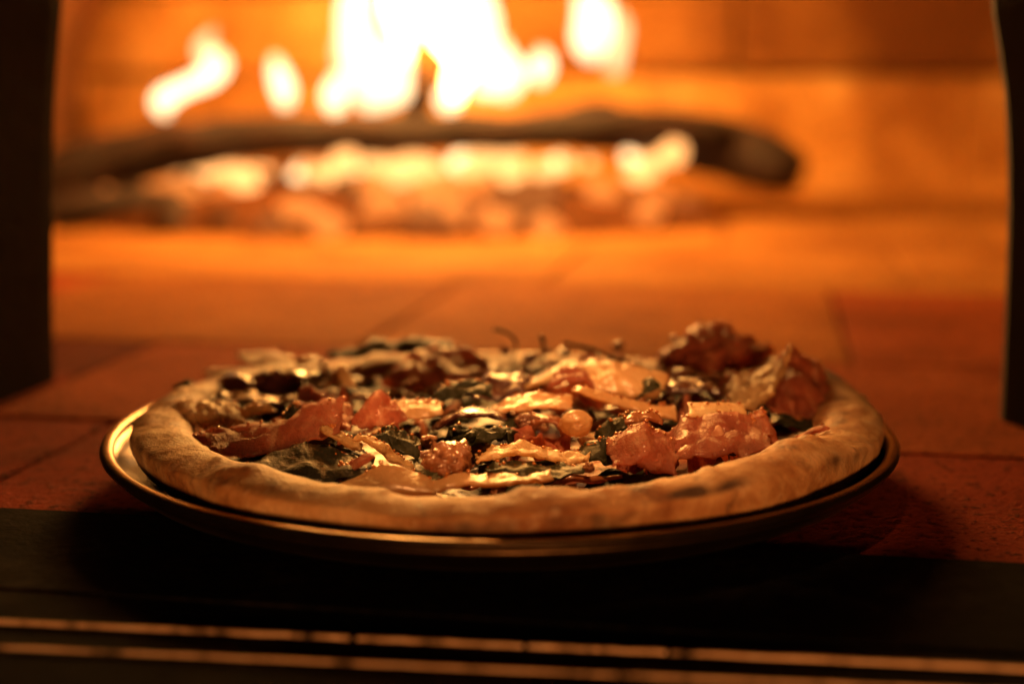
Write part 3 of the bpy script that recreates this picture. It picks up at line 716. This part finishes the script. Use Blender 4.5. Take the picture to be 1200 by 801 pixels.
# --- dark slices
loft('mushroom_slice', [C(-0.03, (508, 502), (522, 488), (545, 480), (568, 481), (592, 488)), C(-0.046, (510, 506), (526, 493), (548, 487), (570, 487), (594, 493))],
     'dark_slice', 0.0022, 30, 8, 0.0012, 90, label='thin dark arched slice at the middle of the pizza', cat='mushroom')
loft('mushroom_slice', [C(0.02, (560, 452), (585, 438), (612, 436), (630, 446)), C(0.0, (556, 470), (585, 464), (615, 464), (634, 466))],
     'dark_slice', 0.002, 26, 10, 0.003, 90, label='dark brown slice behind the dull cheese shaving at centre', cat='mushroom')
loft('mushroom_slice', [C(0.02, (760, 462), (785, 446), (815, 438), (840, 446)), C(0.0, (765, 474), (790, 466), (818, 460), (842, 462))],
     'dark_slice', 0.002, 26, 10, 0.003, 90, label='dark glossy slice in front of the tall ham mound', cat='mushroom')
# --- cheese
loft('cheese_slab', [C(0.0, (206, 472), (235, 471), (262, 472), (276, 476)), C(-0.012, (205, 484), (235, 484), (265, 485), (281, 490)), C(-0.018, (214, 493), (238, 498), (264, 498), (284, 496))],
     'cheese', 0.0035, 44, 20, 0.0022, 200, 0.0022, label='thick crumbly cheese slab at the left of the pizza', cat='cheese')
loft('cheese_shaving', [C(0.0, (270, 484), (290, 474), (312, 470)), C(-0.006, (284, 490), (304, 484), (324, 482))], 'cheese', 0.0012, 20, 8, 0.0015, 140, label='small curled cheese sliver on the top edge of the long ham slice', cat='cheese')
loft('cheese_shaving', [C(0.105, (276, 412), (310, 413), (345, 416)), C(0.09, (284, 426), (312, 430), (344, 434))], 'cheese', 0.0015, 22, 8, 0.0015, 100, label='flat cheese flake furthest back at the left', cat='cheese')
loft('cheese_shaving', [C(0.09, (238, 434), (275, 432), (316, 431)), C(0.082, (240, 440), (278, 438), (318, 438))], 'cheese', 0.002, 22, 8, 0.001, 100, label='long thin cheese flake below the furthest left flake', cat='cheese')
loft('cheese_shaving', [C(0.06, (262, 442), (276, 440), (290, 442)), C(0.04, (250, 462), (275, 464), (300, 468))], 'cheese', 0.0015, 20, 10, 0.002, 100, label='sloping cheese flake behind the crumbly slab', cat='cheese')
loft('cheese_shaving', [C(0.06, (346, 420), (366, 416), (388, 428)), C(0.05, (350, 427), (368, 424), (386, 438))], 'cheese', 0.0015, 20, 8, 0.001, 120, label='bright bent cheese sliver behind the dark ham slice', cat='cheese')
loft('cheese_shaving', [C(0.035, (394, 432), (402, 428), (410, 434)), C(0.022, (400, 452), (410, 452), (418, 456))], 'cheese', 0.0015, 16, 8, 0.001, 120, label='small bright cheese flake tilted up behind the pink ham fold', cat='cheese')
loft('cheese_stick', [C(-0.06, (376, 500), (392, 504), (410, 514), (426, 524)), C(-0.066, (374, 504), (388, 510), (408, 521), (424, 530))], 'cheese', 0.0019, 36, 10, 0.0016, 190, label='left one of two parallel cheese sticks at the front left', cat='cheese')
loft('cheese_stick', [C(-0.07, (418, 510), (440, 514), (462, 530), (486, 548)), C(-0.076, (414, 513), (434, 521), (458, 538), (482, 553))], 'cheese', 0.0019, 36, 10, 0.0016, 190, label='right longer one of two parallel cheese sticks at the front left', cat='cheese')
loft('cheese_shaving', [C(-0.075, (558, 534), (580, 524), (610, 519), (640, 526), (665, 532), (692, 530)), C(-0.088, (558, 542), (580, 536), (612, 533), (640, 538), (666, 541), (694, 539))],
     'cheese', 0.0017, 44, 12, 0.0022, 160, 0.0022, label='long bright wavy cheese shaving at the front centre', cat='cheese')
loft('cheese_shaving', [C(-0.015, (578, 478), (600, 464), (635, 462), (668, 464)), C(-0.032, (574, 488), (600, 482), (636, 480), (672, 476))], 'soft_cheese', 0.0014, 34, 12, 0.0020, 120, label='broad dull cheese shaving at the centre of the pizza', cat='cheese')
loft('cheese_stick', [C(-0.02, (672, 454), (700, 458), (740, 468), (770, 474), (792, 476)), C(-0.03, (672, 460), (700, 468), (738, 480), (768, 488), (794, 492))], 'soft_cheese', 0.0018, 36, 10, 0.0016, 150, label='long cheese plank leading to the flat rectangle', cat='cheese')
loft('cheese_shaving', [C(-0.04, (806, 472), (840, 472), (872, 474)), C(-0.054, (808, 488), (840, 490), (878, 493))], 'cheese', 0.0016, 22, 10, 0.0006, 60, 0.0006, label='flat smooth rectangular cheese piece right of centre', cat='cheese')
loft('cheese_shaving', [C(0.02, (852, 454), (872, 440), (900, 430), (924, 424)), C(0.008, (852, 466), (874, 456), (898, 446), (916, 438)), C(-0.006, (864, 478), (880, 478), (894, 474), (904, 462))], 'cheese', 0.003, 44, 22, 0.0028, 180, 0.0026, label='rough shell-shaped cheese piece leaning on the large right ham slice', cat='cheese')
loft('cheese_shaving', [C(-0.005, (916, 424), (921, 412), (925, 404)), C(-0.008, (922, 430), (926, 420), (928, 408))], 'cheese', 0.0012, 14, 6, 0.0006, 120, label='tiny pointed cheese tip sticking up at the top of the right ham slice', cat='cheese')
loft('cheese_shaving', [C(0.02, (612, 450), (640, 436), (666, 424), (696, 424)), C(0.005, (614, 456), (642, 446), (668, 436), (694, 434))], 'cheese', 0.002, 24, 8, 0.0014, 130, label='bright narrow cheese ridge left of the melted lumps', cat='cheese')
loft('melted_cheese', [C(0.02, (680, 428), (700, 422), (725, 425), (750, 432), (778, 436)), C(0.0, (676, 444), (700, 440), (726, 442), (752, 446), (782, 448)), C(-0.012, (690, 460), (708, 460), (730, 464), (756, 464), (778, 462))],
     'soft_cheese', 0.004, 34, 16, 0.004, 90, label='pale melted cheese lumps behind the long plank', cat='cheese')
loft('cheese_shaving', [C(-0.02, (458, 472), (488, 470), (520, 472)), C(-0.034, (462, 484), (490, 490), (518, 486))], 'soft_cheese', 0.0018, 22, 10, 0.0014, 110, label='short cheese flake just right of the triangular ham peak', cat='cheese')
loft('cheese_lobe', [C(-0.098, (388, 574), (418, 560), (452, 545), (484, 554), (508, 566)), C(-0.106, (392, 580), (420, 570), (454, 562), (486, 566), (512, 572)), C(-0.114, (400, 584), (425, 582), (455, 580), (486, 580), (510, 578))],
     'soft_cheese', 0.0035, 34, 14, 0.0008, 60, 0.0004, label='smooth rounded cheese lobe against the front crust', cat='cheese')
loft('cheese_shaving', [C(-0.1, (500, 566), (540, 556), (580, 556), (620, 556), (646, 550)), C(-0.112, (504, 576), (542, 570), (582, 567), (620, 564), (648, 560))], 'soft_cheese', 0.0018, 36, 10, 0.0016, 120, label='low cheese strip running right from the smooth lobe', cat='cheese')
# --- chunks
def chunk(name, px, py, y, rpx, flat, mat, label, cat, seed, amp=0.35, amp2=0.25):
    d = (y - CAM.y)/FPX; o = link(name, blob(rpx*d, 4, seed, amp, None, flat, amp2), mat); o.location = P(px, py, y); tag(o, label, cat); return o
chunk('roast_chunk', 526, 538, -0.09, 29, 0.72, 'roast_chunk', 'large knobbly glossy roasted chunk at the front centre', 'topping', 3, 0.45, 0.4)
chunk('cheese_ball', 675, 496, -0.05, 20, 0.8, 'soft_cheese', 'small smooth pale ball right of centre', 'cheese', 5, 0.15, 0.08)
chunk('roast_chunk', 503, 517, -0.06, 9, 0.9, 'roast_chunk', 'tiny round roasted nub left of the thin dark arched slice', 'topping', 7)
chunk('roast_chunk', 618, 496, -0.045, 15, 0.8, 'roast_chunk', 'small roasted chunk beside the onion curl', 'topping', 9)
chunk('roast_chunk', 800, 440, 0.03, 14, 0.7, 'roast_chunk', 'glinting roasted chunk in front of the tall ham mound', 'topping', 12)
chunk('roast_chunk', 690, 548, -0.095, 7, 0.9, 'roast_chunk', 'tiny bright crumb at the right end of the wavy shaving', 'topping', 14)
# --- onion curl
loft('onion_curl', [C(-0.04, (612, 500), (622, 488), (640, 484), (656, 490), (662, 504)), C(-0.05, (616, 508), (626, 496), (641, 493), (654, 499), (658, 512))], 'onion', 0.0016, 26, 8, 0.0014, 150, label='glossy onion curl left of the pale ball', cat='onion')
loft('onion_curl', [C(-0.06, (730, 492), (745, 486), (762, 484), (776, 490)), C(-0.066, (732, 500), (747, 494), (763, 492), (776, 498))], 'onion', 0.0016, 22, 8, 0.0014, 150, label='onion curl above the crumpled ham bunch', cat='onion')
# --- leaves
def leaf(curves, label, **k): return loft('salad_leaf', curves, 'green_leaf', k.pop('thick', 0.0009), 32, 12, k.pop('wob', 0.0022), k.pop('freq', 100), label=label, cat='leaf', **k)
leaf([C(-0.07, (284, 546), (320, 530), (360, 524), (405, 530), (440, 536)), C(-0.085, (284, 552), (320, 546), (362, 542), (405, 546), (438, 548)), C(-0.098, (292, 560), (325, 562), (362, 564), (400, 562), (430, 554))], 'broad dark green leaf at the front left below the long ham slice')
leaf([C(-0.055, (330, 512), (362, 506), (395, 512), (425, 522)), C(-0.066, (332, 526), (364, 522), (398, 528), (428, 536))], 'folded olive green leaf under the left cheese stick')
leaf([C(-0.09, (566, 544), (600, 540), (640, 542), (682, 544)), C(-0.104, (570, 556), (602, 557), (640, 558), (684, 554))], 'flat green leaf under the wavy cheese shaving')
leaf([C(-0.055, (528, 508), (552, 500), (580, 500), (604, 508)), C(-0.07, (528, 522), (554, 518), (580, 518), (606, 520))], 'frilly green leaf in the hollow below the dark arched slice', wob=0.004, freq=160)
leaf([C(-0.055, (432, 506), (452, 498), (474, 504), (492, 520)), C(-0.07, (440, 524), (458, 526), (476, 532), (490, 540))], 'small olive leaf between the cheese stick and the knobbly chunk')
leaf([C(-0.015, (902, 482), (925, 484), (950, 492), (968, 500)), C(-0.028, (904, 496), (928, 500), (950, 506), (966, 508))], 'dark curved leaf under the large right ham slice')
leaf([C(0.10, (380, 417), (418, 403), (460, 398), (500, 397), (532, 399)), C(0.088, (390, 421), (424, 415), (462, 411), (500, 408), (532, 407))], 'long dark leaf arching along the back edge of the pizza')
leaf([C(0.04, (204, 452), (222, 448), (240, 456), (252, 464)), C(0.02, (206, 466), (224, 466), (242, 470), (254, 474))], 'small dark leaf inside the crust at the back left')
leaf([C(-0.035, (328, 492), (338, 478), (350, 474), (358, 484)), C(-0.044, (330, 502), (340, 496), (350, 496), (358, 500))], 'glossy green leaf tip on the long ham slice')
leaf([C(-0.05, (700, 510), (712, 494), (726, 484), (738, 482)), C(-0.058, (706, 520), (718, 508), (730, 500), (742, 496))], 'narrow green leaf right of the pale ball')
leaf([C(0.0, (742, 462), (752, 446), (766, 440), (780, 448)), C(-0.012, (744, 470), (756, 462), (768, 458), (782, 464))], 'small green leaf over the melted cheese lumps')
leaf([C(-0.005, (508, 462), (530, 448), (556, 442), (576, 446)), C(-0.018, (512, 472), (534, 466), (558, 462), (578, 464))], 'dull green leaf behind the dark arched slice')
leaf([C(-0.07, (672, 528), (690, 518), (708, 514), (724, 520)), C(-0.082, (676, 542), (692, 538), (710, 538), (724, 540))], 'dark leaf left of the crumpled ham bunch')
leaf([C(-0.07, (838, 524), (858, 518), (880, 520)), C(-0.08, (840, 534), (860, 532), (884, 528))], 'small dark leaf between the wide ham fold and the front crust')
def stem(pts, y, r, label):
    v, f = tube(C(y, *pts), [r]*len(pts), 8, 1, 0, 0.0004, 150, 24); o = link('leaf_stem', mesh_pd(v, f), 'green_leaf'); recentre(o); tag(o, label, 'stem')
stem([(578, 386), (592, 389), (602, 396), (605, 408), (600, 425)], 0.085, 0.0007, 'hooked dark leaf stem standing up at the back centre')
stem([(634, 392), (637, 402), (636, 420)], 0.085, 0.0010, 'short dark upright stem at the back right of the hooked stem')
stem([(660, 402), (690, 408), (730, 424), (756, 430)], 0.07, 0.0009, 'thin stem lying along the back of the pizza')
# glinting crumbs along the back
for (px, py, y, rp_) in ((548, 414, 0.075, 9), (592, 411, 0.08, 9), (622, 418, 0.07, 9), (660, 413, 0.075, 8), (725, 405, 0.085, 9), (790, 396, 0.09, 6), (420, 428, 0.06, 6), (640, 412, 0.07, 6), (712, 424, 0.06, 6)):
    d = (y - CAM.y)/FPX; o = scatter('roast_bit', 0, 0, 0); o.location = P(px, py, y); s = rp_*d/0.0062; o.scale = (s, s, s)
    o['label'] = 'glinting crumb on the far edge of the toppings'; o['group'] = 'glinting crumbs along the back'

# oil: tiny beads along the upper edges of the toppings
m, nt, b = new_mat('oil'); MAT['oil'] = m
b.inputs['Base Color'].default_value = (0.45, 0.17, 0.05, 1); set_in(b, Roughness=0.06, IOR=1.47); b.inputs['Coat Weight'].default_value = 1.0
bm = bmesh.new(); random.seed(5)
for k in range(1200):
    c0 = random.choice(EDGE); rr = random.choice([0.0003, 0.0004, 0.0006, 0.0009])
    g = bmesh.ops.create_icosphere(bm, subdivisions=1, radius=rr)
    for q in g['verts']: q.co = Vector((q.co.x, q.co.y, q.co.z*0.7)) + c0
tag(link('oil_beads', from_bm(bm), 'oil'), 'tiny glistening beads of oil over the toppings', 'oil', kind='stuff')

# say which one each small repeat is: by the piece it lies next to
def px_of(p):
    d = p - CAM; fw = d.y*_c - d.z*_s; up = d.y*_s + d.z*_c
    return 600 + FPX*d.x/fw, 400.5 - FPX*up/fw
TOP = [('crumbly cheese slab', 245, 484), ('long ham slice', 300, 506), ('triangular ham peak', 446, 480), ('pink ham fold', 385, 482), ('knobbly front chunk', 526, 538), ('wavy front cheese shaving', 620, 530), ('pale ball', 675, 496),
       ('long cheese plank', 735, 470), ('flat cheese rectangle', 840, 482), ('large right ham slice', 945, 460), ('tall ham mound', 830, 410), ('melted cheese lumps', 725, 442), ('dull central cheese shaving', 620, 472),
       ('dark arched slice', 550, 488), ('two cheese sticks', 430, 522), ('broad front-left leaf', 360, 545), ('dark ham slice at back left', 320, 452), ('long leaf along the back', 460, 405), ('reddish ham mound', 515, 430),
       ('hooked stem', 595, 400), ('smooth front cheese lobe', 450, 566), ('wide ham fold', 840, 515), ('crumpled ham bunch', 755, 525), ('upright ham curl', 893, 503), ('left inner crust', 215, 500), ('bright bent cheese sliver', 366, 424)]
FIRE = [('lone bright coal at the left', 250, 211), ('largest white-hot coal', 350, 204), ('middle of the long log', 460, 160), ('drop-shaped flame', 528, 118), ('small round flame', 634, 80), ('rightmost bright coal', 738, 180),
        ('charred stub at the left', 130, 240), ('left end of the long log', 80, 205), ('thick black log end', 880, 183), ('front edge of the ash', 430, 262), ('front corner of the ash', 220, 268)]
def place_words(px, py, marks):
    n, mx, my = min(marks, key=lambda q: (q[1]-px)**2 + ((q[2]-py)*2.2)**2)
    dx, dy = px - mx, (py - my)*2.2
    w = ('just right of' if dx > 0 else 'just left of') if abs(dx) > abs(dy) else ('in front of' if dy > 0 else 'behind')
    return w + ' the ' + n
SHORT = {'rocket_leaf': 'small dark green salad leaf', 'cheese_flake': 'small pale cheese flake', 'ham_scrap': 'small ruffled ham scrap', 'onion_strand': 'thin glossy brown onion strand', 'roast_bit': 'small glossy roasted crumb'}
COAL = {'orange coals of the ember bed': 'orange glowing coal', 'dull coals of the ember bed': 'dull red coal', 'dark coals of the ember bed': 'dark burnt-out coal', 'bright orange coals under the log': 'small bright orange coal'}
named = {lb for _, _, lb in hot}
for o in list(COL.objects):
    if o.parent or o.type != 'MESH' or not o.get('group'): continue
    nm = o.name.split('.')[0]
    if nm in SHORT: o['label'] = SHORT[nm] + ' ' + place_words(*px_of(o.location), TOP)
    elif o['group'] in COAL and o['label'] not in named: o['label'] = COAL[o['group']] + ' ' + place_words(*px_of(o.location), FIRE)
